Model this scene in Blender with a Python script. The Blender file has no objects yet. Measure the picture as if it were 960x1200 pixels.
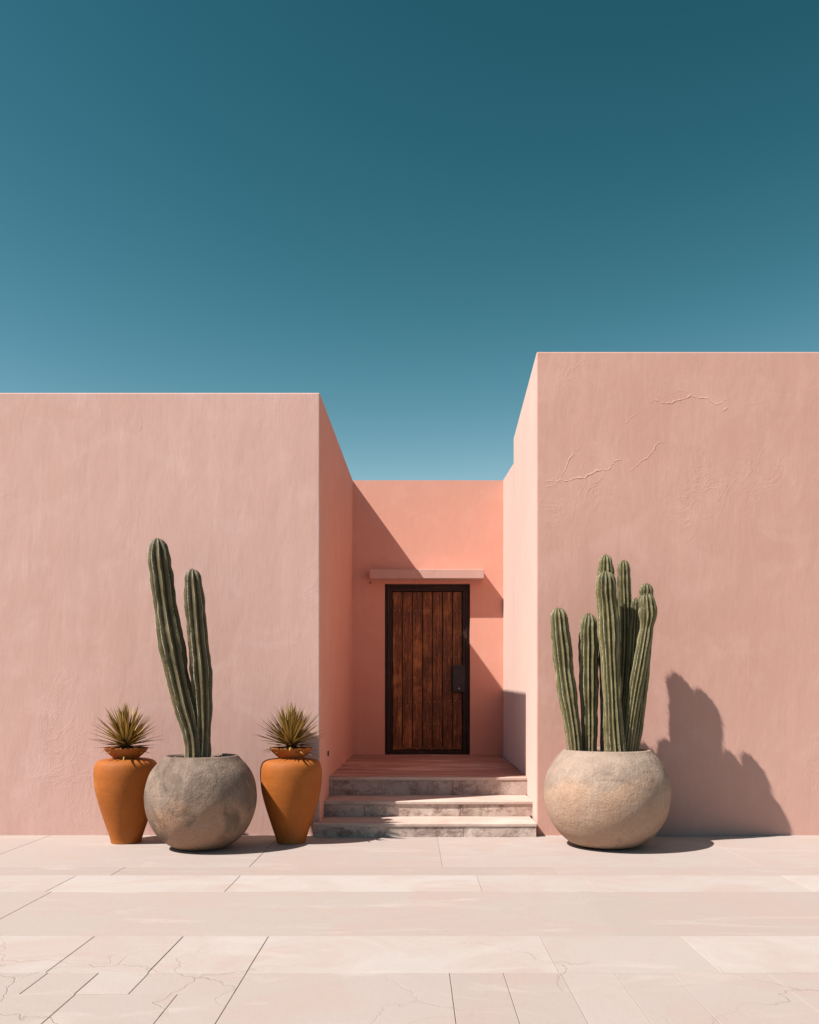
import bpy, bmesh, math, random
from mathutils import Vector, noise as mnoise

scene = bpy.context.scene
COL = scene.collection
H = 1.15                 # camera height, metres
F = 1000.0               # focal length in photo pixels (photo is 960 px wide)
CX, CY = 485.0, 820.0    # where the photo's vanishing point lies
YF = F * H / 159.0       # distance of the street facades
YB = F * H / 102.0       # distance of the entrance wall

EXPOSURE = 0.8
SKY_FIT = ((1.95, 3.3, .215), (3.07, 2.05, .425), (4.76, 2.36, .517))   # reference radiance, contrast, level

def P(px, py, Y):
    return Vector(((px - CX) / F * Y, Y, H - (py - CY) / F * Y))
def PX(px, Y): return (px - CX) / F * Y
def PZ(py, Y): return H - (py - CY) / F * Y

# ------------------------------------------------------------------ helpers
def tag(o, label=None, cat=None, group=None, kind=None):
    if label: o['label'] = label
    if cat: o['category'] = cat
    if group: o['group'] = group
    if kind: o['kind'] = kind
    return o

def empty(name, loc):
    o = bpy.data.objects.new(name, None)
    o.location = loc
    o.empty_display_size = 0.2
    COL.objects.link(o)
    return o

def link(name, bm, mats, parent=None, smooth=False, recalc=True):
    if recalc:
        bmesh.ops.recalc_face_normals(bm, faces=bm.faces[:])
    me = bpy.data.meshes.new(name)
    bm.to_mesh(me); bm.free()
    for m in (mats if isinstance(mats, (list, tuple)) else [mats]):
        me.materials.append(m)
    if smooth:
        for p in me.polygons: p.use_smooth = True
    o = bpy.data.objects.new(name, me)
    COL.objects.link(o)
    if parent is not None:
        o.parent = parent
    return o

def add_box(bm, x0, x1, y0, y1, z0, z1, bevel=0.0, seg=2, mat=0):
    vs = [bm.verts.new(v) for v in ((x0,y0,z0),(x1,y0,z0),(x1,y1,z0),(x0,y1,z0),
                                    (x0,y0,z1),(x1,y0,z1),(x1,y1,z1),(x0,y1,z1))]
    fs = [bm.faces.new([vs[i] for i in q]) for q in
          ((0,3,2,1),(4,5,6,7),(0,1,5,4),(1,2,6,5),(2,3,7,6),(3,0,4,7))]
    for f in fs: f.material_index = mat
    if bevel:
        es = list({e for f in fs for e in f.edges})
        r = bmesh.ops.bevel(bm, geom=es, offset=bevel, segments=seg, affect='EDGES', profile=0.5)
        for f in r['faces']: f.material_index = mat
    return fs

def lathe(bm, prof, n=96, wob=0.0, seed=0, mat=0, close_bottom=False):
    rings = []
    for (r, z) in prof:
        ring = []
        for i in range(n):
            a = 2 * math.pi * i / n
            k = 1.0
            if wob:
                k += wob * mnoise.noise(Vector((math.cos(a) * 1.3, math.sin(a) * 1.3, z * 3 + seed)))
                k += wob * .35 * mnoise.noise(Vector((math.cos(a) * 4, math.sin(a) * 4, z * 11 + seed)))
            ring.append(bm.verts.new((r * k * math.cos(a), r * k * math.sin(a), z)))
        rings.append(ring)
    for a, b in zip(rings, rings[1:]):
        for i in range(n):
            f = bm.faces.new((a[i], a[(i+1) % n], b[(i+1) % n], b[i]))
            f.material_index = mat; f.smooth = True
    if close_bottom:
        f = bm.faces.new(rings[0][::-1]); f.material_index = mat

def smooth_curve(pts, n):
    """Catmull-Rom through tuples of any length."""
    P_ = [pts[0]] + list(pts) + [pts[-1]]
    out = []
    segs = len(pts) - 1
    for k in range(n + 1):
        t = k / n * segs
        i = min(int(t), segs - 1); u = t - i
        p0, p1, p2, p3 = P_[i], P_[i+1], P_[i+2], P_[i+3]
        out.append(tuple(0.5 * ((2*b) + (-a + c)*u + (2*a - 5*b + 4*c - d)*u*u + (-a + 3*b - 3*c + d)*u**3)
                         for a, b, c, d in zip(p0, p1, p2, p3)))
    return out

# ---------------------------------------------------------------- materials
class MT:
    def __init__(s, name, rough=0.9, spec=0.3):
        s.m = bpy.data.materials.new(name); s.m.use_nodes = True
        s.nt = s.m.node_tree; s.nt.nodes.clear()
        s.out = s.n('ShaderNodeOutputMaterial')
        s.b = s.n('ShaderNodeBsdfPrincipled')
        s.b.inputs['Roughness'].default_value = rough
        s.b.inputs['Specular IOR Level'].default_value = spec
        s.l(s.b.outputs[0], s.out.inputs[0])
        s.tc = s.n('ShaderNodeTexCoord')
        s.co = s.tc.outputs['Object']
    def n(s, t, **k):
        x = s.nt.nodes.new(t)
        for a, v in k.items(): setattr(x, a, v)
        return x
    def l(s, a, b): s.nt.links.new(a, b)
    def scale(s, sc, src=None):
        x = s.n('ShaderNodeMapping'); x.inputs['Scale'].default_value = sc
        s.l(src or s.co, x.inputs[0]); return x.outputs[0]
    def noise(s, sc, detail=4, rough=0.55, src=None, dist=0.0):
        x = s.n('ShaderNodeTexNoise')
        x.inputs['Scale'].default_value = sc; x.inputs['Detail'].default_value = detail
        x.inputs['Roughness'].default_value = rough; x.inputs['Distortion'].default_value = dist
        s.l(src or s.co, x.inputs['Vector']); return x.outputs['Fac']
    def ramp(s, f, stops, mode='LINEAR'):
        x = s.n('ShaderNodeValToRGB'); x.color_ramp.interpolation = mode
        e = x.color_ramp.elements
        while len(e) < len(stops): e.new(0.5)
        for el, (p, c) in zip(e, stops):
            el.position = p
            el.color = (c, c, c, 1) if isinstance(c, (int, float)) else (*c, 1)
        s.l(f, x.inputs[0]); return x.outputs[0]
    def mix(s, f, a, b, mode='MIX'):
        x = s.n('ShaderNodeMix', data_type='RGBA', blend_type=mode)
        for i, v in ((0, f), (6, a), (7, b)):
            if isinstance(v, (int, float)): x.inputs[i].default_value = v
            elif isinstance(v, tuple): x.inputs[i].default_value = (*v, 1)
            else: s.l(v, x.inputs[i])
        return x.outputs[2]
    def math(s, op, a, b=None, c=None, clamp=False):
        x = s.n('ShaderNodeMath', operation=op, use_clamp=clamp)
        for i, v in enumerate((a, b, c)):
            if v is None: continue
            if isinstance(v, (int, float)): x.inputs[i].default_value = v
            else: s.l(v, x.inputs[i])
        return x.outputs[0]
    def attr(s, name):
        x = s.n('ShaderNodeAttribute'); x.attribute_name = name; return x.outputs['Fac']
    def xyz(s, src=None):
        x = s.n('ShaderNodeSeparateXYZ'); s.l(src or s.co, x.inputs[0]); return x.outputs
    def bump(s, h, dist=0.01, strength=1.0, prev=None):
        x = s.n('ShaderNodeBump'); x.inputs['Distance'].default_value = dist
        x.inputs['Strength'].default_value = strength
        s.l(h, x.inputs['Height'])
        if prev is not None: s.l(prev, x.inputs['Normal'])
        return x.outputs[0]
    def fin(s, color=None, normal=None, rough=None):
        if color is not None:
            if isinstance(color, tuple): s.b.inputs['Base Color'].default_value = (*color, 1)
            else: s.l(color, s.b.inputs['Base Color'])
        if normal is not None: s.l(normal, s.b.inputs['Normal'])
        if rough is not None: s.l(rough, s.b.inputs['Roughness'])
        return s.m

def mul(c, k): return tuple(min(1, x * k) for x in c)

def plaster(name, base, dark, light, bumpk=1.0, sheen=.3):
    t = MT(name, 0.92, 0.2)
    t.b.inputs['Sheen Weight'].default_value = sheen    # added to whiten walls seen edge-on, stands in for sunlit overexposure
    t.b.inputs['Sheen Roughness'].default_value = 0.45
    t.b.inputs['Sheen Tint'].default_value = (1, .91, .81, 1)
    big = t.noise(0.45, 5, 0.6)
    mid = t.noise(2.3, 5, 0.65, dist=0.6)
    streak = t.noise(1.0, 4, 0.6, src=t.scale((5.0, 5.0, 0.55)))
    fine = t.noise(1.0, 3, 0.6, src=t.scale((42, 42, 9)))
    c = t.mix(t.ramp(big, [(0.36, 0.0), (0.66, 1.0)]), dark, base)
    c = t.mix(t.math('MULTIPLY', t.ramp(mid, [(0.5, 0.0), (0.75, 1.0)]), 0.6), c, light)
    c = t.mix(t.math('MULTIPLY', t.ramp(streak, [(0.54, 0.0), (0.8, 1.0)]), 0.32), c, light)
    c = t.mix(t.math('MULTIPLY', t.ramp(fine, [(0.35, 1.0), (0.6, 0.0)]), 0.08), c, mul(dark, .8))
    n1 = t.bump(t.noise(1.0, 3, 0.5, src=t.scale((5, 5, 1.8)), dist=0.3), 0.006 * bumpk)
    n2 = t.bump(fine, 0.0009 * bumpk, prev=n1)
    grit = t.noise(150, 2, 0.6)
    n3 = t.bump(grit, 0.0006 * bumpk, prev=n2)
    # trowel marks: patchy ridges
    ridg = t.noise(3.2, 6, 0.62, dist=1.6)
    rr = t.math('ABSOLUTE', t.math('SUBTRACT', ridg, 0.5))
    rr = t.ramp(rr, [(0.0, 1.0), (0.035, 0.0)])
    patch = t.ramp(t.noise(0.9, 3, 0.5), [(0.52, 0.0), (0.66, 1.0)])
    n4 = t.bump(t.math('MULTIPLY', rr, patch), 0.0007 * bumpk, prev=n3)
    return t.fin(c, n4)

M = {}
M['plaster_left'] = plaster('rose_plaster', (.552, .342, .292), (.517, .308, .258), (.603, .398, .352))
M['plaster_right'] = plaster('clay_pink_plaster', (.535, .298, .241), (.497, .265, .21), (.582, .348, .29), 1.0, .64)
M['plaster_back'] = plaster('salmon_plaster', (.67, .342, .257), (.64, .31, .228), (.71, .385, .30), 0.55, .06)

# stone paving
def paving_mat():
    t = MT('pale_limestone', 0.75, 0.3)
    tint = t.attr('tint')
    base = t.ramp(tint, [(0.0, (.312, .243, .212)), (0.5, (.362, .298, .270)), (1.0, (.432, .378, .350))])
    cl = t.noise(1.6, 6, 0.62, dist=0.9)
    c = t.mix(t.math('MULTIPLY', t.ramp(cl, [(0.42, 0.0), (0.68, 1.0)]), 0.7), base, (.352, .255, .217))
    v = t.noise(1.0, 6, 0.7, src=t.scale((0.9, 3.2, 1)), dist=1.5)
    c = t.mix(t.math('MULTIPLY', t.ramp(v, [(0.55, 0.0), (0.7, 1.0)]), 0.4), c, (.46, .395, .355))
    pit = t.noise(55, 4, 0.7)
    c = t.mix(t.math('MULTIPLY', t.ramp(pit, [(0.28, 1.0), (0.42, 0.0)]), 0.25), c, (.24, .16, .125))
    # hairline cracks
    wv = t.n('ShaderNodeTexVoronoi', feature='DISTANCE_TO_EDGE'); wv.inputs['Scale'].default_value = 1.5
    wob = t.n('ShaderNodeTexNoise'); wob.inputs['Scale'].default_value = 3.5; wob.inputs['Detail'].default_value = 8
    t.l(t.co, wob.inputs['Vector'])
    add = t.n('ShaderNodeVectorMath', operation='MULTIPLY_ADD')
    t.l(wob.outputs['Color'], add.inputs[0]); add.inputs[1].default_value = (.45, .45, 0); t.l(t.co, add.inputs[2])
    t.l(add.outputs[0], wv.inputs['Vector'])
    crack = t.ramp(wv.outputs['Distance'], [(0.0, 1.0), (0.008, 0.0)])
    mask = t.ramp(t.noise(0.75, 3, 0.5), [(0.44, 0.0), (0.56, 1.0)])
    yy = t.xyz()[1]
    near = t.ramp(t.math('MULTIPLY', yy, 0.1), [(0.355, 1.0), (0.44, 0.12)])
    crack = t.math('MULTIPLY', t.math('MULTIPLY', crack, mask), near)
    c = t.mix(t.math('MULTIPLY', crack, 0.26), c, (.17, .10, .075))
    n1 = t.bump(t.noise(14, 6, 0.65), 0.0016)
    n2 = t.bump(pit, 0.0006, prev=n1)
    inv = t.math('SUBTRACT', 1.0, crack)
    n3 = t.bump(inv, 0.002, prev=n2)
    rg = t.ramp(cl, [(0.3, 0.6), (0.7, 0.85)])
    return t.fin(c, n3, rg)
M['paving'] = paving_mat()
t = MT('grout', 0.95, 0.1); M['grout'] = t.fin(t.mix(t.noise(20), (.20, .145, .12), (.30, .225, .19)))
t = MT('dry_earth', 0.95, 0.1)
M['earth'] = t.fin(t.mix(t.noise(0.6, 6), (.30, .21, .15), (.38, .28, .21)), t.bump(t.noise(9, 6), 0.02))

def tread_mat():
    t = MT('pale_step_stone', 0.85, 0.2)
    a = t.noise(2.2, 6, 0.65, dist=0.5)
    c = t.mix(t.ramp(a, [(0.35, 0.0), (0.7, 1.0)]), (.42, .30, .25), (.54, .42, .36))
    s = t.noise(1.0, 5, 0.7, src=t.scale((1.2, 9, 1)), dist=0.8)
    c = t.mix(t.math('MULTIPLY', t.ramp(s, [(0.52, 0.0), (0.68, 1.0)]), 0.35), c, (.28, .17, .135))
    return t.fin(c, t.bump(t.noise(25, 5, .65), 0.004))
M['tread'] = tread_mat()
def riser_mat():
    t = MT('weathered_riser_stone', 0.9, 0.2)
    a = t.noise(3.0, 7, 0.7, dist=0.7)
    c = t.ramp(a, [(0.3, (.25, .165, .135)), (0.5, (.47, .355, .295)), (0.72, (.66, .53, .455))])
    g = t.noise(1.0, 6, 0.7, src=t.scale((8, 8, 10)), dist=0.25)
    c = t.mix(t.math('MULTIPLY', t.ramp(g, [(0.47, 0.0), (0.62, 1.0)]), 0.8), c, (.17, .092, .072))
    big = t.noise(0.9, 3, 0.5)
    c = t.mix(t.math('MULTIPLY', t.ramp(big, [(0.45, 0.0), (0.6, 1.0)]), 0.4), c, (.25, .19, .175))
    sp = t.noise(60, 3, 0.7)
    c = t.mix(t.math('MULTIPLY', t.ramp(sp, [(0.55, 0.0), (0.7, 1.0)]), 0.4), c, (.66, .54, .47))
    n = t.bump(a, 0.012); n = t.bump(t.noise(45, 4, .7), 0.004, prev=n)
    return t.fin(c, n)
M['riser'] = riser_mat()
def landing_mat():
    t = MT('dusty_red_landing', 0.88, 0.2)
    s = t.noise(1.0, 6, 0.68, src=t.scale((0.8, 2.6, 1)), dist=1.2)
    c = t.ramp(s, [(0.32, (.27, .13, .10)), (0.50, (.38, .20, .155)), (0.62, (.55, .36, .29)), (0.75, (.38, .2, .15))])
    d = t.noise(11, 5, .7)
    c = t.mix(t.math('MULTIPLY', t.ramp(d, [(0.55, 0.0), (0.7, 1.0)]), 0.35), c, (.5, .36, .3))
    return t.fin(c, t.bump(t.noise(12, 6, .65), 0.006))
M['landing'] = landing_mat()

def planter_mat(name, grey, tan, pale, split, seed):
    t = MT(name, 0.9, 0.15)
    mp = t.n('ShaderNodeMapping'); mp.inputs['Location'].default_value = (seed, seed * 1.7, seed * .6)
    t.l(t.co, mp.inputs[0]); co = mp.outputs[0]
    z = t.xyz()[2]
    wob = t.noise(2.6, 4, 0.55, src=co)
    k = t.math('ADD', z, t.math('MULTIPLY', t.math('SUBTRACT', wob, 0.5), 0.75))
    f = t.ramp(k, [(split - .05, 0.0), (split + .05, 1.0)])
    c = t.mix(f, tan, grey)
    mot = t.noise(5.5, 6, 0.7, src=co, dist=0.6)
    c = t.mix(t.math('MULTIPLY', t.ramp(mot, [(0.42, 0.0), (0.66, 1.0)]), 0.55), c, pale)
    sc = t.noise(1.0, 5, 0.7, src=t.scale((17, 17, 3.5), co))
    c = t.mix(t.math('MULTIPLY', t.ramp(sc, [(0.54, 0.0), (0.68, 1.0)]), 0.4), c, mul(pale, 1.12))
    blot = t.noise(2.0, 4, 0.6, src=co, dist=0.8)
    c = t.mix(t.math('MULTIPLY', t.ramp(blot, [(0.54, 0.0), (0.64, 1.0)]), 0.7), c, mul(grey, .5))
    sp = t.noise(70, 3, 0.75, src=co)
    c = t.mix(t.math('MULTIPLY', t.ramp(sp, [(0.34, 1.0), (0.46, 0.0)]), 0.38), c, mul(grey, .5))
    n = t.bump(t.noise(9, 7, .68, src=co), 0.016)
    n = t.bump(sp, 0.0045, prev=n)
    n = t.bump(sc, 0.003, prev=n)
    return t.fin(c, n)
M['planter_grey'] = planter_mat('grey_weathered_concrete', (.165, .115, .088), (.31, .180, .115), (.31, .22, .17), 0.36, 3.1)  # tan lower part: stain plus ground-bounced light put into its colour
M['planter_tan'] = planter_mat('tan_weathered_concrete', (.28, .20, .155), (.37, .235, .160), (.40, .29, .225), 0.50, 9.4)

def terracotta(name, seed):
    t = MT(name, 0.7, 0.25)
    mp = t.n('ShaderNodeMapping'); mp.inputs['Location'].default_value = (seed, seed, seed)
    t.l(t.co, mp.inputs[0]); co = mp.outputs[0]
    a = t.noise(4.0, 5, 0.6, src=co, dist=0.5)
    c = t.ramp(a, [(0.3, (.27, .072, .010)), (0.55, (.325, .092, .012)), (0.75, (.39, .125, .024))])
    ring = t.noise(1.0, 3, 0.5, src=t.scale((2, 2, 40), co))
    c = t.mix(t.math('MULTIPLY', t.ramp(ring, [(0.5, 0.0), (0.7, 1.0)]), 0.3), c, (.265, .07, .011))
    sp = t.noise(45, 3, 0.6, src=co)
    c = t.mix(t.math('MULTIPLY', t.ramp(sp, [(0.67, 0.0), (0.72, 1.0)]), 0.6), c, (.10, .028, .01))
    dust = t.noise(2.2, 6, 0.7, src=co)
    c = t.mix(t.math('MULTIPLY', t.ramp(dust, [(0.55, 0.0), (0.75, 1.0)]), 0.3), c, (.36, .17, .085))
    n = t.bump(ring, 0.0015); n = t.bump(t.noise(60, 3, .6, src=co), 0.0015, prev=n)
    return t.fin(c, n)
M['terracotta'] = terracotta('orange_terracotta', 0.0)
M['terracotta_rim'] = terracotta('fired_terracotta_rim', 4.0)
t = MT('potting_soil', 0.95, 0.1)
M['soil'] = t.fin(t.ramp(t.noise(30, 5, .7), [(0.35, (.05, .03, .02)), (0.6, (.16, .11, .08)), (0.75, (.36, .29, .24))]), t.bump(t.noise(40, 5, .7), 0.02))

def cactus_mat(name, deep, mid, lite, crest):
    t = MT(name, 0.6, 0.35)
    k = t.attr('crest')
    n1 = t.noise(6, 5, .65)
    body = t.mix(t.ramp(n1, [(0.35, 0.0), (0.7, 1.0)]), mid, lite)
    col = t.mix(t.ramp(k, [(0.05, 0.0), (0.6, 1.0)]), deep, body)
    scar = t.noise(3.0, 5, .7, dist=.5)
    col = t.mix(t.math('MULTIPLY', t.ramp(scar, [(0.58, 0.0), (0.68, 1.0)]), 0.45), col, (.20, .15, .075))
    # corky brown base and a few dry patches
    z = t.xyz()[2]
    cork = t.math('ADD', z, t.math('MULTIPLY', t.math('SUBTRACT', t.noise(7, 5, .65), .5), .5))
    col = t.mix(t.math('MULTIPLY', t.ramp(cork, [(0.06, 1.0), (0.24, 0.0)]), 0.7), col, (.17, .115, .055))
    vis = t.ramp(t.noise(1.0, 4, .6, src=t.scale((30, 30, 4))), [(0.36, 0.0), (0.55, 1.0)])
    line = t.math('MULTIPLY', t.ramp(k, [(0.90, 0.0), (0.975, 1.0)]), vis)
    col = t.mix(line, col, crest)
    return t.fin(col, t.bump(t.noise(90, 3, .6), 0.002))
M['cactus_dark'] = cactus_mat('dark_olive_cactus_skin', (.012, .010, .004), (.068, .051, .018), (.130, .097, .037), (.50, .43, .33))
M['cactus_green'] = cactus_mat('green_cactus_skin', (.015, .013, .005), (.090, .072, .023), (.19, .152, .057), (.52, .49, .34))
t = MT('cactus_spine', 0.7, 0.2); M['spine'] = t.fin((.34, .29, .19))

t = MT('yucca_leaf', 0.5, 0.4)
_k = t.attr('stripe'); _r = t.attr('shade')
_c = t.mix(_r, (.25, .145, .03), (.56, .35, .085))
_c = t.mix(t.ramp(_k, [(0.25, 1.0), (0.6, 0.0)]), _c, (.040, .020, .012))
M['yucca'] = t.fin(_c)
t = MT('yucca_bark', 0.9, 0.1); M['bark'] = t.fin(t.mix(t.noise(40), (.035, .02, .015), (.10, .06, .04)))

def wood(name, dk, md, lt, seed=0.0, wear=0.6):
    t = MT(name, 0.55, 0.35)
    isl = t.n('ShaderNodeNewGeometry').outputs['Random Per Island']
    cb = t.n('ShaderNodeCombineXYZ'); t.l(isl, cb.inputs[0]); t.l(isl, cb.inputs[2])
    add = t.n('ShaderNodeVectorMath', operation='MULTIPLY_ADD')
    t.l(cb.outputs[0], add.inputs[0]); add.inputs[1].default_value = (9, 0, 7); t.l(t.co, add.inputs[2])
    co = add.outputs[0]
    g = t.noise(1.0, 7, .72, src=t.scale((38, 38, 2.0), co), dist=0.7)
    c = t.ramp(g, [(0.30, dk), (0.52, md), (0.70, lt)])
    w = t.noise(2.3, 4, .6, src=co, dist=0.4)
    c = t.mix(t.math('MULTIPLY', t.ramp(w, [(0.40, 1.0), (0.62, 0.0)]), wear), c, dk)
    c = t.mix(t.math('MULTIPLY', t.ramp(isl, [(0.0, 0.0), (1.0, 1.0)]), 0.35), c, dk)
    fleck = t.noise(1.0, 5, .75, src=t.scale((70, 70, 9), co))
    c = t.mix(t.math('MULTIPLY', t.ramp(fleck, [(0.56, 0.0), (0.66, 1.0)]), 0.5), c, mul(lt, 1.15))
    c = t.mix(t.math('MULTIPLY', t.ramp(fleck, [(0.34, 1.0), (0.42, 0.0)]), 0.6), c, mul(dk, .6))
    c = t.mix(t.math('MULTIPLY', t.ramp(w, [(0.54, 0.0), (0.70, 1.0)]), wear * .7), c, lt)
    n = t.bump(g, 0.008)
    n = t.bump(fleck, 0.003, prev=n)
    return t.fin(c, n)
M['plank'] = wood('old_brown_planks', (.055, .016, .007), (.25, .080, .023), (.60, .26, .085))
M['frame_wood'] = wood('blackened_frame_wood', (.010, .004, .003), (.032, .012, .007), (.10, .038, .018))
t = MT('black_iron', 0.5, 0.5); t.b.inputs['Metallic'].default_value = 0.6
M['iron'] = t.fin(t.mix(t.noise(14, 5), (.018, .013, .015), (.05, .04, .042)), t.bump(t.noise(40, 4), .002))
t = MT('bright_steel', 0.35, 0.5); t.b.inputs['Metallic'].default_value = 0.9
M['steel'] = t.fin((.7, .65, .6))
t = MT('rusty_stud', 0.5, 0.5); t.b.inputs['Metallic'].default_value = 0.4
M['stud'] = t.fin(t.mix(t.noise(30), (.10, .04, .02), (.45, .22, .10)))

# ------------------------------------------------------------------ setting
bm = bmesh.new()
for f in [(-250, -250, 250, 250)]:
    vs = [bm.verts.new((x, y, -0.03)) for x, y in ((-250,-250),(250,-250),(250,250),(-250,250))]
    bm.faces.new(vs)
tag(link('ground', bm, M['earth']), kind='structure')

rng = random.Random(7)
def slab_row(bm, lay, y0, y1, joints, gy, tintbase, jitter, x0=-11.0, x1=11.0, period=1.6):
    """joints: (x, width) inside the frame; filled out with regular joints beyond."""
    js = sorted(joints)
    xs = list(js)
    x = (js[0][0] if js else 0) - period
    while x > x0: xs.insert(0, (x, .003)); x -= period * rng.uniform(.8, 1.2)
    x = (js[-1][0] if js else 0) + period
    while x < x1: xs.append((x, .003)); x += period * rng.uniform(.8, 1.2)
    edges = [(x0, 0)] + xs + [(x1, 0)]
    for (a, wa), (b, wb) in zip(edges, edges[1:]):
        xa, xb = a + wa / 2, b - wb / 2
        ya, yb = y0 + gy / 2, y1 - gy / 2
        c = 0.0016
        zz = rng.uniform(-.0008, .0008)
        top = [bm.verts.new(v) for v in ((xa+c,ya+c,zz),(xb-c,ya+c,zz),(xb-c,yb-c,zz),(xa+c,yb-c,zz))]
        mid = [bm.verts.new(v) for v in ((xa,ya,zz-c),(xb,ya,zz-c),(xb,yb,zz-c),(xa,yb,zz-c))]
        low = [bm.verts.new((v.co.x, v.co.y, -.022)) for v in mid]
        fs = [bm.faces.new(top)]
        for i in range(4):
            j = (i + 1) % 4
            fs.append(bm.faces.new((mid[i], mid[j], top[j], top[i])))
            fs.append(bm.faces.new((low[i], low[j], mid[j], mid[i])))
        tv = min(1, max(0, tintbase + rng.uniform(-jitter, jitter)))
        for f in fs:
            for lp in f.loops: lp[lay] = (tv, tv, tv, 1)

def yrow(py): return F * H / (py - CY)
def jx(px, py, w=.003): return (PX(px, yrow(py)), w)
S, L = .0034, .0018
bm = bmesh.new()
lay = bm.loops.layers.float_color.new('tint')
Y = {p: yrow(p) for p in (1016, 1026, 1045, 1097, 1140, 1165, 1200, 1290)}
slab_row(bm, lay, Y[1016], YF + .12, [jx(30, 990), jx(300, 1008, L), jx(516, 1000, L), jx(860, 1000, L)], L, .42, .12)
slab_row(bm, lay, Y[1026], Y[1016], [jx(140, 1020, L), jx(650, 1020, L)], L, .30, .12, period=2.4)
slab_row(bm, lay, Y[1045], Y[1026], [jx(90, 1026, L), jx(280, 1028, S), jx(562, 1035, L), jx(690, 1035, L), jx(955, 1045, L)], L, .72, .14)
slab_row(bm, lay, Y[1097], Y[1045], [jx(36, 1058, S), jx(700, 1070, L)], .003, .43, .10, period=2.0)
slab_row(bm, lay, Y[1140], Y[1097], [jx(110, 1098, L), jx(215, 1097, S), jx(315, 1097, S), jx(645, 1120, L), jx(797, 1097, L)], .0035, .66, .16)
xsplit = PX(284, 1150 * yrow(1150) / yrow(1150)) if False else jx(284, 1148)[0]
slab_row(bm, lay, Y[1165], Y[1140], [jx(62, 1136, S), jx(115, 1141, S), jx(170, 1145, L), ], .003, .50, .14, x1=xsplit - .0012, period=1.2)
slab_row(bm, lay, 2.75, Y[1165], [jx(60, 1190, L), jx(188, 1190, L)], .003, .48, .14, x1=xsplit - .0012, period=1.2)
slab_row(bm, lay, 2.75, Y[1140], [jx(527, 1140, .0030), jx(590, 1140, .0022), jx(663, 1150, L), jx(735, 1160, L), jx(797, 1150, L), jx(912, 1150, L)], .0035, .46, .15, x0=xsplit + .0012, period=.9)
yy = 2.75
while yy > -6:
    d = rng.uniform(.42, .85)
    slab_row(bm, lay, yy - d, yy, [(rng.uniform(-.8, .8), S)], .003, rng.uniform(.3, .65), .14, period=1.3)
    yy -= d
f = bm.faces.new([bm.verts.new(v) for v in ((-11,-6,-.0042),(11,-6,-.0042),(11,YF+.1,-.0042),(-11,YF+.1,-.0042))])
f.material_index = 1
tag(link('paving', bm, [M['paving'], M['grout']]), kind='structure')

# -------------------------------------------------------------------- house
house = empty('adobe_house', (0, YF, 0))
tag(house, 'pink plastered flat-roofed adobe house with a recessed entrance between two wings', 'house')
def toh(v): return (v[0], v[1] - YF, v[2])

XLF, XLB = PX(375, YF), PX(413.5, YB)
XRF, XRB = PX(629, YF), PX(590, YB)
ZL, ZR, ZB = PZ(460, YF), PZ(412, YF), PZ(562.5, YB)
YE = YB + 3.0

def solid(foot, tops, bevel, mat_name, keep=None):
    """prism over footprint points with a top height per point"""
    bm_ = bmesh.new()
    lo = [bm_.verts.new((x, y - YF, -.02)) for x, y in foot]
    hi = [bm_.verts.new((x, y - YF, z)) for (x, y), z in zip(foot, tops)]
    n = len(foot)
    bm_.faces.new(hi); bm_.faces.new(lo[::-1])
    for i in range(n):
        j = (i + 1) % n
        bm_.faces.new((lo[i], lo[j], hi[j], hi[i]))
    bmesh.ops.recalc_face_normals(bm_, faces=bm_.faces[:])
    if bevel:
        es = [e for e in bm_.edges if not all(v.co.z < 0 for v in e.verts)
              and e.calc_face_angle(0) > .3]
        bmesh.ops.bevel(bm_, geom=es, offset=bevel, segments=3, affect='EDGES', profile=.5)
    return bm_

def crack_ribbon(bm_, pts, seed, up=.03, lip=.005, y=YF):
    """a lifted plaster edge: gentle slope above, sharp drop below"""
    r = random.Random(seed)
    pl = [P(px, py, y) for px, py in pts]
    fine = []
    for a, b in zip(pl, pl[1:]):
        n = max(2, int((b - a).length / .022))
        for k in range(n):
            p = a.lerp(b, k / n)
            p.x += r.uniform(-.008, .008); p.z += r.uniform(-.010, .010)
            fine.append(p)
    fine.append(pl[-1])
    rows = []
    N = len(fine)
    for i, p in enumerate(fine):
        d = (fine[min(i+1, N-1)] - fine[max(i-1, 0)]).normalized()
        nrm = Vector((-d.z, 0, d.x))
        if nrm.z < 0: nrm = -nrm
        k = math.sin(math.pi * min(1, max(.04, (i + .3) / (N - .4)))) ** .5 * r.uniform(.5, 1.1)
        q0 = p + nrm * up * .7 * k * r.uniform(.5, 1.4)
        rows.append([bm_.verts.new((q0.x, y + .002 - YF, q0.z)),
                     bm_.verts.new((p.x, y - lip * .42 * k - YF, p.z)),
                     bm_.verts.new((p.x - nrm.x * .002, y + .002 - YF, p.z - nrm.z * .002))])
    for a, b in zip(rows, rows[1:]):
        for i in range(2):
            bm_.faces.new((a[i], a[i+1], b[i+1], b[i]))

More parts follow.
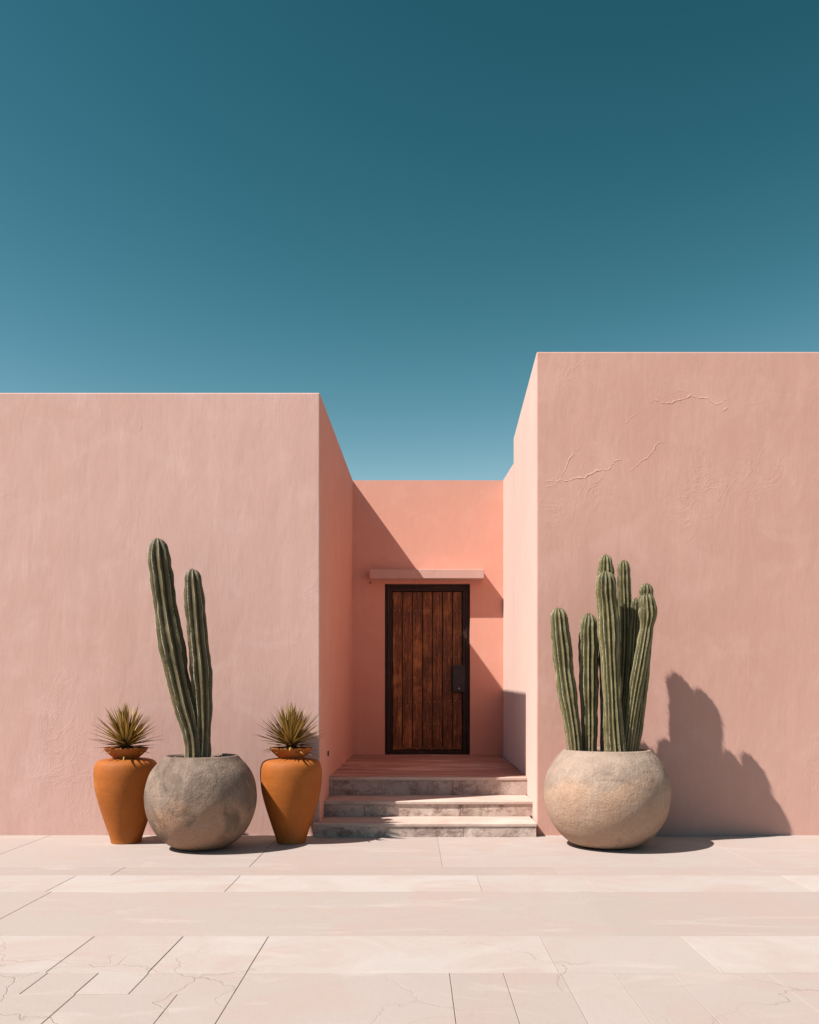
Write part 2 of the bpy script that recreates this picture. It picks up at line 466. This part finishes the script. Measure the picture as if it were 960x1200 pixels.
# left wing (lower): its parapet rises gently towards the entrance wall
bm = solid([(-11, YF), (XLF, YF), (XLB, YB), (XLB - .05, YE), (-11, YE)],
           [ZL, ZL, ZB, ZB, ZL + .2], .012, '')
def zl(pts): return [(x / 2.4, 450 + y / 2.4) for x, y in pts]
crack_ribbon(bm, zl([(401, 95), (396, 130), (400, 165)]), 1, .018, .003)
crack_ribbon(bm, zl([(300, 95), (297, 140)]), 2, .018, .0025)
crack_ribbon(bm, zl([(606, 235), (613, 262), (622, 292)]), 3, .015, .003)
crack_ribbon(bm, zl([(392, 340), (386, 410)]), 4, .015, .002)
crack_ribbon(bm, zl([(604, 130), (600, 200)]), 5, .015, .002)
crack_ribbon(bm, [(88, 881), (100, 884), (108, 888), (116, 887)], 6, .012, .003)
crack_ribbon(bm, [(105, 925), (107, 910), (112, 902)], 7, .012, .002)
crack_ribbon(bm, [(62, 822), (72, 824), (80, 821)], 8, .012, .002)
for f_ in bm.faces:                       # shaded inner face: warm bounced light put into its colour as salmon
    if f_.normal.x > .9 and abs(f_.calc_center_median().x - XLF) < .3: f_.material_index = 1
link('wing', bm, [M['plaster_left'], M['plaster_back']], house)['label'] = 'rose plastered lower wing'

# right wing (taller): front block, then a lower stretch of parapet further back
YK = F * H / 119.6
XK = PX(602, YK)
bm = solid([(XRF, YF), (11, YF), (11, YK), (XK, YK)], [ZR] * 4, .012, '')
def zr(pts): return [(580 + x / 2.526, 400 + y / 2.526) for x, y in pts]
crack_ribbon(bm, zr([(130, 418), (200, 412), (265, 405), (300, 383), (335, 380), (355, 355), (375, 350), (385, 315)]), 11, .045, .0062)
crack_ribbon(bm, zr([(190, 412), (215, 370), (235, 325), (260, 310)]), 12, .035, .005)
crack_ribbon(bm, zr([(400, 388), (430, 355), (455, 345), (485, 300), (515, 297)]), 13, .04, .006)
crack_ribbon(bm, zr([(450, 188), (470, 175), (515, 185), (580, 162), (630, 170), (655, 185), (690, 172)]), 14, .045, .0065)
crack_ribbon(bm, zr([(670, 205), (690, 195)]), 15, .03, .005)
crack_ribbon(bm, zr([(268, 404), (262, 380), (266, 345)]), 16, .02, .0025)
crack_ribbon(bm, zr([(740, 190), (790, 180), (815, 155)]), 17, .03, .003)
crack_ribbon(bm, zr([(385, 245), (405, 225), (425, 210)]), 18, .03, .0035)
crack_ribbon(bm, zr([(402, 275), (415, 250), (410, 235)]), 19, .02, .003)
crack_ribbon(bm, zr([(278, 430), (305, 415), (322, 405)]), 20, .03, .0035)
crack_ribbon(bm, zr([(495, 150), (520, 155), (548, 145), (585, 152)]), 21, .025, .003)
crack_ribbon(bm, zr([(158, 150), (166, 165), (160, 180)]), 22, .02, .0025)
link('wing', bm, M['plaster_right'], house)['label'] = 'taller clay pink wing with cracked plaster'
bm = solid([(XK, YK + .002), (4, YK + .002), (4, YE), (XRB, YE), (XRB, YB)],
           [PZ(543, YK), PZ(543, YK), ZB, ZB, ZB], .0, '')
link('rear_parapet', bm, M['plaster_right'], house)

# entrance wall with its door opening
DX0, DX1, DZ1 = PX(451, YB), PX(551, YB), PZ(684, YB)
ZS = (1 - .6356) * H     # landing height
bm = bmesh.new()
ex0, ex1, ezt = XLB - .3, XRB + .3, ZB - .004
def ering(y):
    g = {}
    for i, x in enumerate((ex0, DX0, DX1, ex1)):
        for j, z in enumerate((-.02, DZ1, ezt)):
            g[i, j] = bm.verts.new((x, y - YF, z))
    return g
gf, gb = ering(YB), ering(YB + .5)
for g in (gf, gb):
    for i, j in ((0, 0), (2, 0), (0, 1), (1, 1), (2, 1)):
        bm.faces.new((g[i, j], g[i+1, j], g[i+1, j+1], g[i, j+1]))
for a_, b_ in (((1,0),(1,1)), ((1,1),(2,1)), ((2,1),(2,0)), ((0,2),(1,2)), ((1,2),(2,2)), ((2,2),(3,2)), ((0,0),(0,1)), ((0,1),(0,2)), ((3,0),(3,1)), ((3,1),(3,2))):
    bm.faces.new((gf[a_], gf[b_], gb[b_], gb[a_]))
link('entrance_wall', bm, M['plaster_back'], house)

# ledge over the door
LD = .185
YLT = YB - LD
bm = bmesh.new()
add_box(bm, PX(433, YLT), PX(567.5, YLT), YLT - YF, YB + .02 - YF, PZ(678, YLT), PZ(667, YLT), .006)
link('lintel', bm, M['plaster_left'], house)
# small nail left of the door and a stub on the side wall
bm = bmesh.new()
p = P(434, 683, YB)
bmesh.ops.create_uvsphere(bm, u_segments=8, v_segments=6, radius=.011)
for v in bm.verts: v.co += Vector((p.x, YB - YF - .006, p.z))
link('nail', bm, M['iron'], house)
bm = bmesh.new()
ty = 7.9; tx = XLF + (XLB - XLF) * (1/YF - 1/ty) / (1/YF - 1/YB)
add_box(bm, tx - .01, tx + .012, ty - .02 - YF, ty + .02 - YF, PZ(886, ty), PZ(880, ty), .003)
link('wall_peg', bm, M['iron'], house)

# door frame, leaf, studs, lock
fr = .092
YD = YB + .06
bm = bmesh.new()
zb = ZS
add_box(bm, DX0 - .01, DX0 + fr, YD - YF, YD + .16 - YF, zb, DZ1 + .01, .006)
add_box(bm, DX1 - fr, DX1 + .01, YD - YF, YD + .16 - YF, zb, DZ1 + .01, .006)
add_box(bm, DX0 + fr - .002, DX1 - fr + .002, YD + .004 - YF, YD + .16 - YF, DZ1 - fr, DZ1 + .008, .006)
add_box(bm, DX0 + fr - .002, DX1 - fr + .002, YD + .004 - YF, YD + .16 - YF, zb, zb + .055, .006)
# moulding beads
for x in (DX0 + .035, DX1 - .055):
    add_box(bm, x, x + .02, YD - .014 - YF, YD + .01 - YF, zb + .02, DZ1 - .02, .005)
add_box(bm, DX0 + .056, DX1 - .056, YD - .012 - YF, YD + .01 - YF, DZ1 - .055, DZ1 - .035, .005)
link('door_frame', bm, M['frame_wood'], house)
LX0, LX1 = DX0 + fr + .003, DX1 - fr - .003
LZ0, LZ1 = zb + .058, DZ1 - fr - .003
YLf = YD + .035
bm = bmesh.new()
NP = 7
w = (LX1 - LX0) / NP
rg = random.Random(4)
for i in range(NP):
    j = rg.uniform(-.003, .003)
    add_box(bm, LX0 + i*w + .006, LX0 + (i+1)*w - .006, YLf + j - YF, YLf + .05 - YF, LZ0, LZ1, .007, 2)
# bottom rail
add_box(bm, LX0 + .01, LX1 - .01, YLf - .012 - YF, YLf + .02 - YF, LZ0 + .01, LZ0 + .035, .004)
add_box(bm, LX0 - .02, LX1 + .02, YLf + .04 - YF, YLf + .07 - YF, LZ0 - .02, LZ1 + .02)
door = link('door', bm, M['plank'], house)
door['label'] = 'old brown plank door with rows of studs'
stud0 = None
for py in (715, 742, 769, 795, 822, 849):
    for i in range(NP):
        for q in (.3, .7):
            if 775 < py < 815 and i == NP - 1: continue
            x = LX0 + (i + q) * w + rg.uniform(-.006, .006)
            z = PZ(py, YB) + rg.uniform(-.008, .008)
            if stud0 is None:
                bm = bmesh.new()
                bmesh.ops.create_uvsphere(bm, u_segments=8, v_segments=6, radius=.0115)
                for v in bm.verts: v.co.y *= .7
                stud0 = link('stud', bm, M['stud'], door, True)
                s_ = stud0
            else:
                s_ = stud0.copy(); COL.objects.link(s_); s_.parent = door
            s_.location = (x, YLf - .001 - YF, z)
bm = bmesh.new()
kx0, kx1, kz0, kz1 = PX(530.5, YB), PX(546, YB), PZ(811, YB), PZ(779, YB)
add_box(bm, kx0, kx1, YLf - .052 - YF, YLf + .01 - YF, kz0, kz1, .006)
add_box(bm, kx0 + .012, kx1 - .012, YLf - .058 - YF, YLf - .03 - YF, kz1 - .055, kz1 - .03, .004)
link('lock_plate', bm, M['iron'], door)
bm = bmesh.new()
bmesh.ops.create_uvsphere(bm, u_segments=12, v_segments=8, radius=.012)
for v in bm.verts: v.co += Vector((PX(538, YB), YLf - .055 - YF, PZ(807, YB)))
link('lock_button', bm, M['steel'], door, True)

# -------------------------------------------------------------------- steps
steps = empty('entrance_steps', (0, YF, 0))
tag(steps, 'three weathered stone steps with pale treads rising to the recessed plank door', 'steps')
def step(z0, z1, yf, yb, x0, x1, cuts, name='step', slope=0):
    bm_ = bmesh.new()
    xs = [x0] + cuts + [x1]
    r = random.Random(int(z1 * 1000))
    for a, b in zip(xs, xs[1:]):
        dy = r.uniform(-.004, .004)
        add_box(bm_, a + .0008, b - .0008, yf + dy - YF, yb - YF, z0, z1 - .028, .005, 2, 1)
    add_box(bm_, x0 - .004, x1 + .004, yf - .010 - YF, yb - YF, z1 - .030, z1, .007, 3, 0)
    # roughen the nosing
    for v in bm_.verts:
        if v.co.y < yf - YF + .05:
            v.co.y += .006 * mnoise.noise(Vector((v.co.x * 5, v.co.z * 5, z1)))
    return bm_
S1, S2, S3 = F*H/161, F*H/152, F*H/143
z1, z2 = .0994 * H, .2177 * H
def sx(px, s): return (px - CX) / s * H
bm = step(-.01, z1, S1, S2 + .02, sx(367, 161), sx(629, 161), [sx(544, 161)])
link('step', bm, [M['tread'], M['riser']], steps)
bm = step(z1 - .002, z2, S2, S3 + .02, sx(377, 152), sx(625, 152), [sx(427, 152), sx(540, 152)])
link('step', bm, [M['tread'], M['riser']], steps)
bm = step(z2 - .002, ZS, S3, S3 + .34, sx(384, 143), sx(618.5, 143), [sx(391, 143), sx(531, 143)])
link('step', bm, [M['tread'], M['riser']], steps)
bm = bmesh.new()
add_box(bm, sx(380, 143), sx(624, 143), S3 + .03 - YF, YB + .3 - YF, .02, ZS + .003, .004)
link('landing', bm, M['landing'], steps)

# --------------------------------------------------------- lathe containers
def px_profile(pts, s, zfix=None):
    out = []
    for r, y in pts:
        out.append((r / s * H, max(0.0, H - (y - CY) / s * H)))
    return out

def planter(name, cxp, s, prof, mat, label, seed, soil_drop=.05):
    yc = F * H / s
    base = Vector(((cxp - CX) / s * H, yc, 0))
    e = empty(name, base)
    tag(e, label, 'planter', 'round concrete planters by the entrance')
    pr = px_profile(prof, s)
    pr = smooth_curve(pr, 60)
    pr = [(max(.01, r), max(.0, z)) for r, z in pr]
    r1, zt = pr[-1]
    lip = [(r1 - .012, zt + .006), (r1 - .03, zt + .002), (r1 - .042, zt - .02), (r1 - .045, zt - .12), (r1 - .05, zt - .3)]
    bm_ = bmesh.new()
    lathe(bm_, pr + lip, 128, .012, seed, close_bottom=True)
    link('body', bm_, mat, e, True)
    # soil surface, lumpy
    bm_ = bmesh.new()
    n, rings = 48, 12
    R = r1 - .043
    c0 = bm_.verts.new((0, 0, zt - soil_drop + .02))
    prev = None
    for k in range(1, rings + 1):
        rr = R * k / rings
        ring = []
        for i in range(n):
            a = 2 * math.pi * i / n
            x, y = rr * math.cos(a), rr * math.sin(a)
            z = zt - soil_drop + .03 * mnoise.noise(Vector((x * 9, y * 9, seed))) + .014 * mnoise.noise(Vector((x * 30, y * 30, seed)))
            ring.append(bm_.verts.new((x, y, z)))
        for i in range(n):
            j = (i + 1) % n
            if prev is None: bm_.faces.new((c0, ring[i], ring[j]))
            else: bm_.faces.new((prev[i], ring[i], ring[j], prev[j]))
        prev = ring
    # pebbles lying in the soil
    rp = random.Random(seed)
    for k in range(70):
        a = rp.uniform(0, 6.283); q = R * math.sqrt(rp.random()) * .96
        rad = rp.uniform(.008, .02)
        m_ = bmesh.ops.create_icosphere(bm_, subdivisions=1, radius=rad)
        for v in m_['verts']:
            v.co.z *= .7
            v.co += Vector((q * math.cos(a), q * math.sin(a), zt - soil_drop + rad * .5 + .008))
    link('soil', bm_, M['soil'], e, True)
    return e, base, zt - soil_drop

plL, baseL, soilL = planter('round_planter', 236, 173.5,
    [(22, 993.5), (30, 991.5), (40, 986), (50.5, 976), (58.5, 962), (63, 948), (64.5, 934), (63, 919), (58.5, 906), (52, 896.5), (45.5, 889.5), (42.5, 886)],
    M['planter_grey'], 'grey weathered spherical concrete planter between the two orange urns', 5, .035)
plR, baseR, soilR = planter('round_planter', 711, 171.0,
    [(24, 991), (33, 989.5), (44, 985.5), (56, 974.5), (66, 959), (71.5, 943), (73, 927), (71, 912), (66, 899), (59, 888.5), (53, 882), (50.5, 879)],
    M['planter_tan'], 'tan weathered spherical concrete planter standing against the taller wing', 12, .05)

URN_S = 167.0
def urn(cxp, label, seed):
    s = URN_S
    base = Vector(((cxp - CX) / s * H, F * H / s, 0))
    e = empty('terracotta_urn', base)
    tag(e, label, 'urn', 'terracotta urns beside the round planter')
    pr = px_profile([(17, 987), (18.3, 981), (23.5, 965), (29.5, 946), (34, 928), (36, 911), (35.8, 901), (34, 894.5), (30, 891), (24, 889.5), (17, 888.8), (14.5, 888)], s)
    pr = smooth_curve(pr, 70)
    pr = [(r, max(0, z)) for r, z in pr]
    bm_ = bmesh.new()
    lathe(bm_, [(pr[0][0] * .9, 0.0)] + [(r, z + .002) for r, z in pr], 96, .009, seed, close_bottom=True)
    link('body', bm_, M['terracotta'], e, True)
    rim = px_profile([(14.0, 889.5), (15.5, 887), (19, 884), (22.5, 880.5), (24.6, 877.6), (25.2, 876.6), (24.4, 876.1), (22.5, 877.3), (19, 880), (14, 882)], s)
    rim = smooth_curve(rim, 40)
    bm_ = bmesh.new()
    lathe(bm_, rim, 96, .012, seed + 3)
    link('flared_rim', bm_, M['terracotta_rim'], e, True)
    bm_ = bmesh.new()
    zz = H - (879.3 - CY) / s * H
    n = 40; R = 20.5 / s * H
    c0 = bm_.verts.new((0, 0, zz + .01))
    ring = [bm_.verts.new((R * math.cos(6.2832 * i / n), R * math.sin(6.2832 * i / n), zz)) for i in range(n)]
    for i in range(n): bm_.faces.new((c0, ring[i], ring[(i+1) % n]))
    link('soil', bm_, M['soil'], e)
    return base, zz
u1, uz = urn(148, 'orange terracotta urn furthest from the steps, with a yucca in its flared rim', 1)
u2, _ = urn(341.3, 'orange terracotta urn nearest to the steps, with a yucca in its flared rim', 8)

# -------------------------------------------------------------------- yucca
def yucca(base, zz, seed, label, lean):
    e = empty('yucca', base + Vector((0, 0, zz)))
    tag(e, label, 'yucca', 'yuccas growing in the urns')
    r = random.Random(seed)
    bm_ = bmesh.new()
    lathe(bm_, [(.045, -.01), (.04, .015), (.034, .035), (.02, .05), (.004, .056)], 20, .2, seed, close_bottom=True)
    link('trunk', bm_, M['bark'], e, True)
    bm_ = bmesh.new()
    ls = bm_.loops.layers.float_color.new('stripe')
    lh = bm_.loops.layers.float_color.new('shade')
    N = 165
    for k in range(N):
        t = k / N
        az = k * 2.39996 + r.uniform(-.25, .25)
        el = math.radians(-18 + 104 * (t ** .75) + r.uniform(-7, 7))
        ln = r.uniform(.27, .35) * (1.0 if el > .15 else .74) * (.98 + .03 * max(0, math.sin(el)))
        if math.sin(az) > 0: ln *= 1 - .30 * math.sin(az) * math.cos(el)
        wd = r.uniform(.010, .0165)
        d = Vector((math.cos(az) * math.cos(el), math.sin(az) * math.cos(el), math.sin(el)))
        side = d.cross(Vector((0, 0, 1)))
        side = side.normalized() if side.length > .1 else Vector((math.cos(az + 1.57), math.sin(az + 1.57), 0))
        up = side.cross(d).normalized()
        st = Vector((0, 0, .03 + .02 * t)) + d * .012
        bend = r.uniform(-.02, .04) * (1 - .7 * max(0, math.sin(el)))
        sway = r.uniform(-.02, .02)
        shade = r.random() * (.5 + .5 * t)
        rows = []
        segs = 6
        for q in range(segs + 1):
            u = q / segs
            c = st + d * ln * u - Vector((0, 0, 1)) * bend * u * u * 1.2 + side * sway * u * u
            c.x += lean * u * u * .02
            ww = wd * (1.05 - .25 * u) * (1 - u ** 3.2) + .0004
            rows.append([bm_.verts.new(c - side * ww + up * ww * .35), bm_.verts.new(c - side * ww * .45 + up*.0), bm_.verts.new(c + side * ww * .45),
                         bm_.verts.new(c + side * ww + up * ww * .35)])
        vals = [0, 1, 1, 0]
        for a, b in zip(rows, rows[1:]):
            for i in range(3):
                f = bm_.faces.new((a[i], a[i+1], b[i+1], b[i]))
                f.smooth = True
                for lp, vv in zip(f.loops, (vals[i], vals[i+1], vals[i+1], vals[i])):
                    lp[ls] = (vv, vv, vv, 1); lp[lh] = (shade, shade, shade, 1)
    link('crown', bm_, M['yucca'], e, recalc=False)
yucca(u1, uz, 21, 'spiky brown-gold yucca in the urn furthest from the steps', 0)
yucca(u2, uz, 33, 'spiky brown-gold yucca in the urn nearest to the steps', .6)

# -------------------------------------------------------------------- cacti
def cactus_stem(bm_, lay_, pts, s, base, ribs, depth, seed, spine_mat=1, dY=0.0, s_spine=.021):
    """pts: (px, py, r_px[, y offset in m]) from base to tip, at the pot's scale."""
    r = random.Random(seed)
    yc = base.y
    raw = []
    for q in pts:
        px, py, rp = q[:3]
        oy = (q[3] if len(q) > 3 else 0.0) + dY
        Yq = yc + oy
        raw.append((PX(px, Yq) - base.x, oy, PZ(py, Yq), rp / F * Yq))
    length = sum((Vector(a[:3]) - Vector(b[:3])).length for a, b in zip(raw, raw[1:]))
    n = max(16, int(length / .016))
    cv = smooth_curve(raw, n)
    # rounded tip
    R = cv[-1][3]
    p_end = Vector(cv[-1][:3]); d_end = (p_end - Vector(cv[-2][:3])).normalized()
    for a in (15, 30, 45, 58, 70, 80, 87):
        a = math.radians(a)
        q = p_end + d_end * R * 1.25 * math.sin(a)
        cv.append((q.x, q.y, q.z, R * math.cos(a)))
    per = 8
    m = ribs * per
    prev = None
    ph0 = r.uniform(0, 6.28)
    frames = []
    X = Vector((1, 0, 0))
    for i, c in enumerate(cv):
        p = Vector(c[:3])
        d = (Vector(cv[min(i+1, len(cv)-1)][:3]) - Vector(cv[max(i-1, 0)][:3])).normalized()
        x = (X - d * X.dot(d)).normalized(); y = d.cross(x); X = x
        k = 1 + .15 * mnoise.noise(Vector((i * .09, seed * 3.1, 0)))
        rad = c[3] * k
        tw = ph0 + .05 * mnoise.noise(Vector((i * .05, seed, 5))) * 2
        ring = []; crest = []
        for j in range(m):
            a = 2 * math.pi * j / m
            u = (j % per) / per
            tri = abs(2 * u - 1)                 # 1 at the crest, 0 in the groove
            prof = 1 - depth * (1 - tri ** 1.1)
            wob = 1 + .09 * mnoise.noise(Vector((p.x * 14 + math.cos(a) * 2, p.y * 14 + math.sin(a) * 2, p.z * 14 + seed)))
            rr = rad * prof * wob
            v = bm_.verts.new(p + x * rr * math.cos(a + tw) + y * rr * math.sin(a + tw))
            ring.append(v); crest.append(tri)
        if prev:
            for j in range(m):
                q = (j + 1) % m
                f = bm_.faces.new((prev[j], prev[q], ring[q], ring[j]))
                f.smooth = True
                for lp, vv in zip(f.loops, (crest[j], crest[q], crest[q], crest[j])):
                    lp[lay_] = (vv, vv, vv, 1)
        # areoles with short spines on every crest
        if i % 2 == 0 and i > 0:
            for k_ in range(ribs):
                if r.random() < .2: continue
                a = 2 * math.pi * k_ / ribs + tw
                out = x * math.cos(a) + y * math.sin(a)
                tan = d.cross(out)
                root = p + out * rad * .985
                for z_ in range(3):
                    ln = s_spine * r.uniform(.5, 1.1)
                    dirv = (out * r.uniform(.6, 1) + tan * r.uniform(-.8, .8) + d * r.uniform(-.5, .8)).normalized()
                    sd = dirv.cross(d)
                    sd = (sd if sd.length > .05 else tan).normalized() * .0013
                    f = bm_.faces.new((bm_.verts.new(root - sd), bm_.verts.new(root + sd), bm_.verts.new(root + dirv * ln)))
                    f.material_index = spine_mat
        prev = ring
    bm_.faces.new(prev)

def cactus(base, soil, s, stems, mat, label, seed, ribs, depth):
    e = empty('columnar_cactus', base + Vector((0, 0, soil - .02)))
    tag(e, label, 'cactus', 'columnar cacti in the round planters')
    for i, st in enumerate(stems):
        bm_ = bmesh.new()
        lay_ = bm_.loops.layers.float_color.new('crest')
        pts, rb = st
        cactus_stem(bm_, lay_, pts, s, base, rb, depth, seed + i)
        for v in bm_.verts: v.co.z -= soil - .02
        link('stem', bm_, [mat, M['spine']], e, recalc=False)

cactus(baseL, soilL, 173.5, [
    ([(227.5, 890, 10.5), (226, 870, 10.5), (222.5, 850, 11.5), (218, 832, 13), (212.5, 812, 14.2), (206.5, 786, 14.6), (201.5, 757, 14.3), (196, 725, 14), (191, 690, 13.7), (187.5, 662, 13.2), (186, 646, 12.2)], 9),
    ([(236, 890, 10, .03), (237, 868, 10, .03), (238, 845, 10.6, .02), (238, 822, 12, .02), (236.5, 800, 12.4, .01), (234.5, 775, 12.6, .01), (231.5, 745, 12.2, .01), (228.8, 715, 11.4, .01), (227.3, 695, 11.2, .01), (226.5, 680, 10.4, .01)], 9),
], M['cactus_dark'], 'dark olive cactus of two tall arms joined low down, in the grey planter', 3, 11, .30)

cactus(baseR, soilR, 171.0, [
    ([(675, 888, 8.5, .02), (672.5, 862, 9.2, .03), (668.5, 835, 10, .04), (664.5, 808, 10.8, .05), (661, 782, 11.6, .06), (659, 760, 11.6, .06), (657, 742, 11.4, .06), (655.3, 725, 10.2, .06)], 11),
    ([(691, 888, 9, .06), (691, 860, 9.2, .07), (690.6, 830, 10, .08), (690.2, 790, 11.3, .09), (690, 760, 11.6, .09), (690, 742, 11, .09), (690.2, 731, 9.8, .09)], 12),
    ([(722.5, 890, 15, -.10), (721, 876, 12.8, -.10), (719, 850, 10.7, -.10), (717.5, 820, 10.6, -.10), (716, 790, 11, -.09), (715, 765, 11.8, -.09), (714, 742, 12.8, -.08), (712.6, 718, 12.2, -.08), (711.4, 704, 11.4, -.08), (710.4, 694, 13.0, -.08), (710.2, 686, 13.2, -.08)], 13),
    ([(712, 888, 8, .11), (712, 830, 8.8, .115), (711, 760, 9.4, .12), (710.3, 700, 9.4, .13), (710, 675, 9.2, .13), (710, 661, 8.6, .13)], 11),
    ([(726, 888, 7.5, .08), (728, 840, 8, .085), (730.8, 790, 8.4, .09), (732.6, 740, 8.4, .10), (732, 700, 8.2, .10), (731.2, 675, 8, .10), (731, 666, 7.5, .10)], 10),
    ([(733, 885, 6, .02), (737, 830, 6.4, .03), (741.5, 770, 6.6, .03), (744.5, 725, 6.4, .03), (745.4, 708, 5.6, .03)], 9),
    ([(733.5, 888, 6.5, -.06), (738, 855, 7, -.07), (744, 815, 7.6, -.08), (750, 780, 8.2, -.10), (755, 752, 8.4, -.11), (757.6, 737, 7.5, -.11), (759.3, 724, 9.4, -.11), (759.6, 715, 10.6, -.11), (759, 708, 10.0, -.11)], 11),
    ([(738, 892, 6, 0), (745, 865, 6.5, 0), (752, 800, 7.6, -.02), (757, 740, 8, -.03), (757.6, 705, 7.9, -.03), (757.5, 693, 7.6, -.03)], 10),
    ([(737, 888, 6.2, -.02), (742, 860, 6.5, -.02), (748, 825, 6.2, -.02), (752.5, 803, 4.6, -.02), (754, 797, 3, -.02)], 9),
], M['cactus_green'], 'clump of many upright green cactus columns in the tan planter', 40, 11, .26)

# ----------------------------------------------------------------- lighting
travel = Vector((1.0, 0.5, -1.355)).normalized()
elev = math.asin(-travel.z)
sun = bpy.data.lights.new('sun', 'SUN')
sun.energy = 5.0
sun.angle = math.radians(0.5)
sun.color = (1.0, .965, .91)
so = bpy.data.objects.new('sun', sun)
so.rotation_euler = travel.to_track_quat('-Z', 'Y').to_euler()
so.location = (-8, -4, 12)
COL.objects.link(so)

w_ = bpy.data.worlds.new('World'); scene.world = w_
w_.use_nodes = True
nt = w_.node_tree; nt.nodes.clear()
sky = nt.nodes.new('ShaderNodeTexSky'); sky.sky_type = 'NISHITA'
sky.sun_disc = False
sky.sun_elevation = elev
sky.sun_rotation = math.atan2(-travel.x, -travel.y)
sky.air_density = 1.0; sky.dust_density = 0.0; sky.ozone_density = 1.0
bg = nt.nodes.new('ShaderNodeBackground'); bg.inputs[1].default_value = 0.1
wo = nt.nodes.new('ShaderNodeOutputWorld')
# deepen and tone the clear sky: per-channel contrast on the Nishita radiance
sep = nt.nodes.new('ShaderNodeSeparateColor'); cmb = nt.nodes.new('ShaderNodeCombineColor')
nt.links.new(sky.outputs[0], sep.inputs[0])
def wmath(op, a, b):
    x = nt.nodes.new('ShaderNodeMath'); x.operation = op
    nt.links.new(a, x.inputs[0]); x.inputs[1].default_value = b
    return x.outputs[0]
SKY_EXP = 10.0 / 2 ** EXPOSURE
for i, (c0, g, tgt) in enumerate(SKY_FIT):
    v = wmath('MINIMUM', wmath('DIVIDE', sep.outputs[i], c0), 1.06)
    v = wmath('MULTIPLY', wmath('POWER', v, g), tgt * SKY_EXP)
    nt.links.new(v, cmb.inputs[i])
nt.links.new(cmb.outputs[0], bg.inputs[0]); nt.links.new(bg.outputs[0], wo.inputs[0])

# ------------------------------------------------------------------- camera
cd = bpy.data.cameras.new('camera')
cd.sensor_fit = 'HORIZONTAL'; cd.sensor_width = 36.0
cd.lens = 36.0 * F / 960.0
cd.shift_x = -(CX - 480.0) / 960.0
cd.shift_y = (CY - 600.0) / 960.0
cd.clip_start = .05; cd.clip_end = 2000
co = bpy.data.objects.new('camera', cd)
co.location = (0, 0, H); co.rotation_euler = (math.radians(90), 0, 0)
COL.objects.link(co)
scene.camera = co

scene.render.engine = 'CYCLES'
scene.cycles.max_bounces = 14
scene.cycles.diffuse_bounces = 12
scene.cycles.use_denoising = True
vs = scene.view_settings
vs.view_transform = 'Standard'; vs.look = 'None'; vs.exposure = EXPOSURE; vs.gamma = 1.0
vs.use_curve_mapping = False
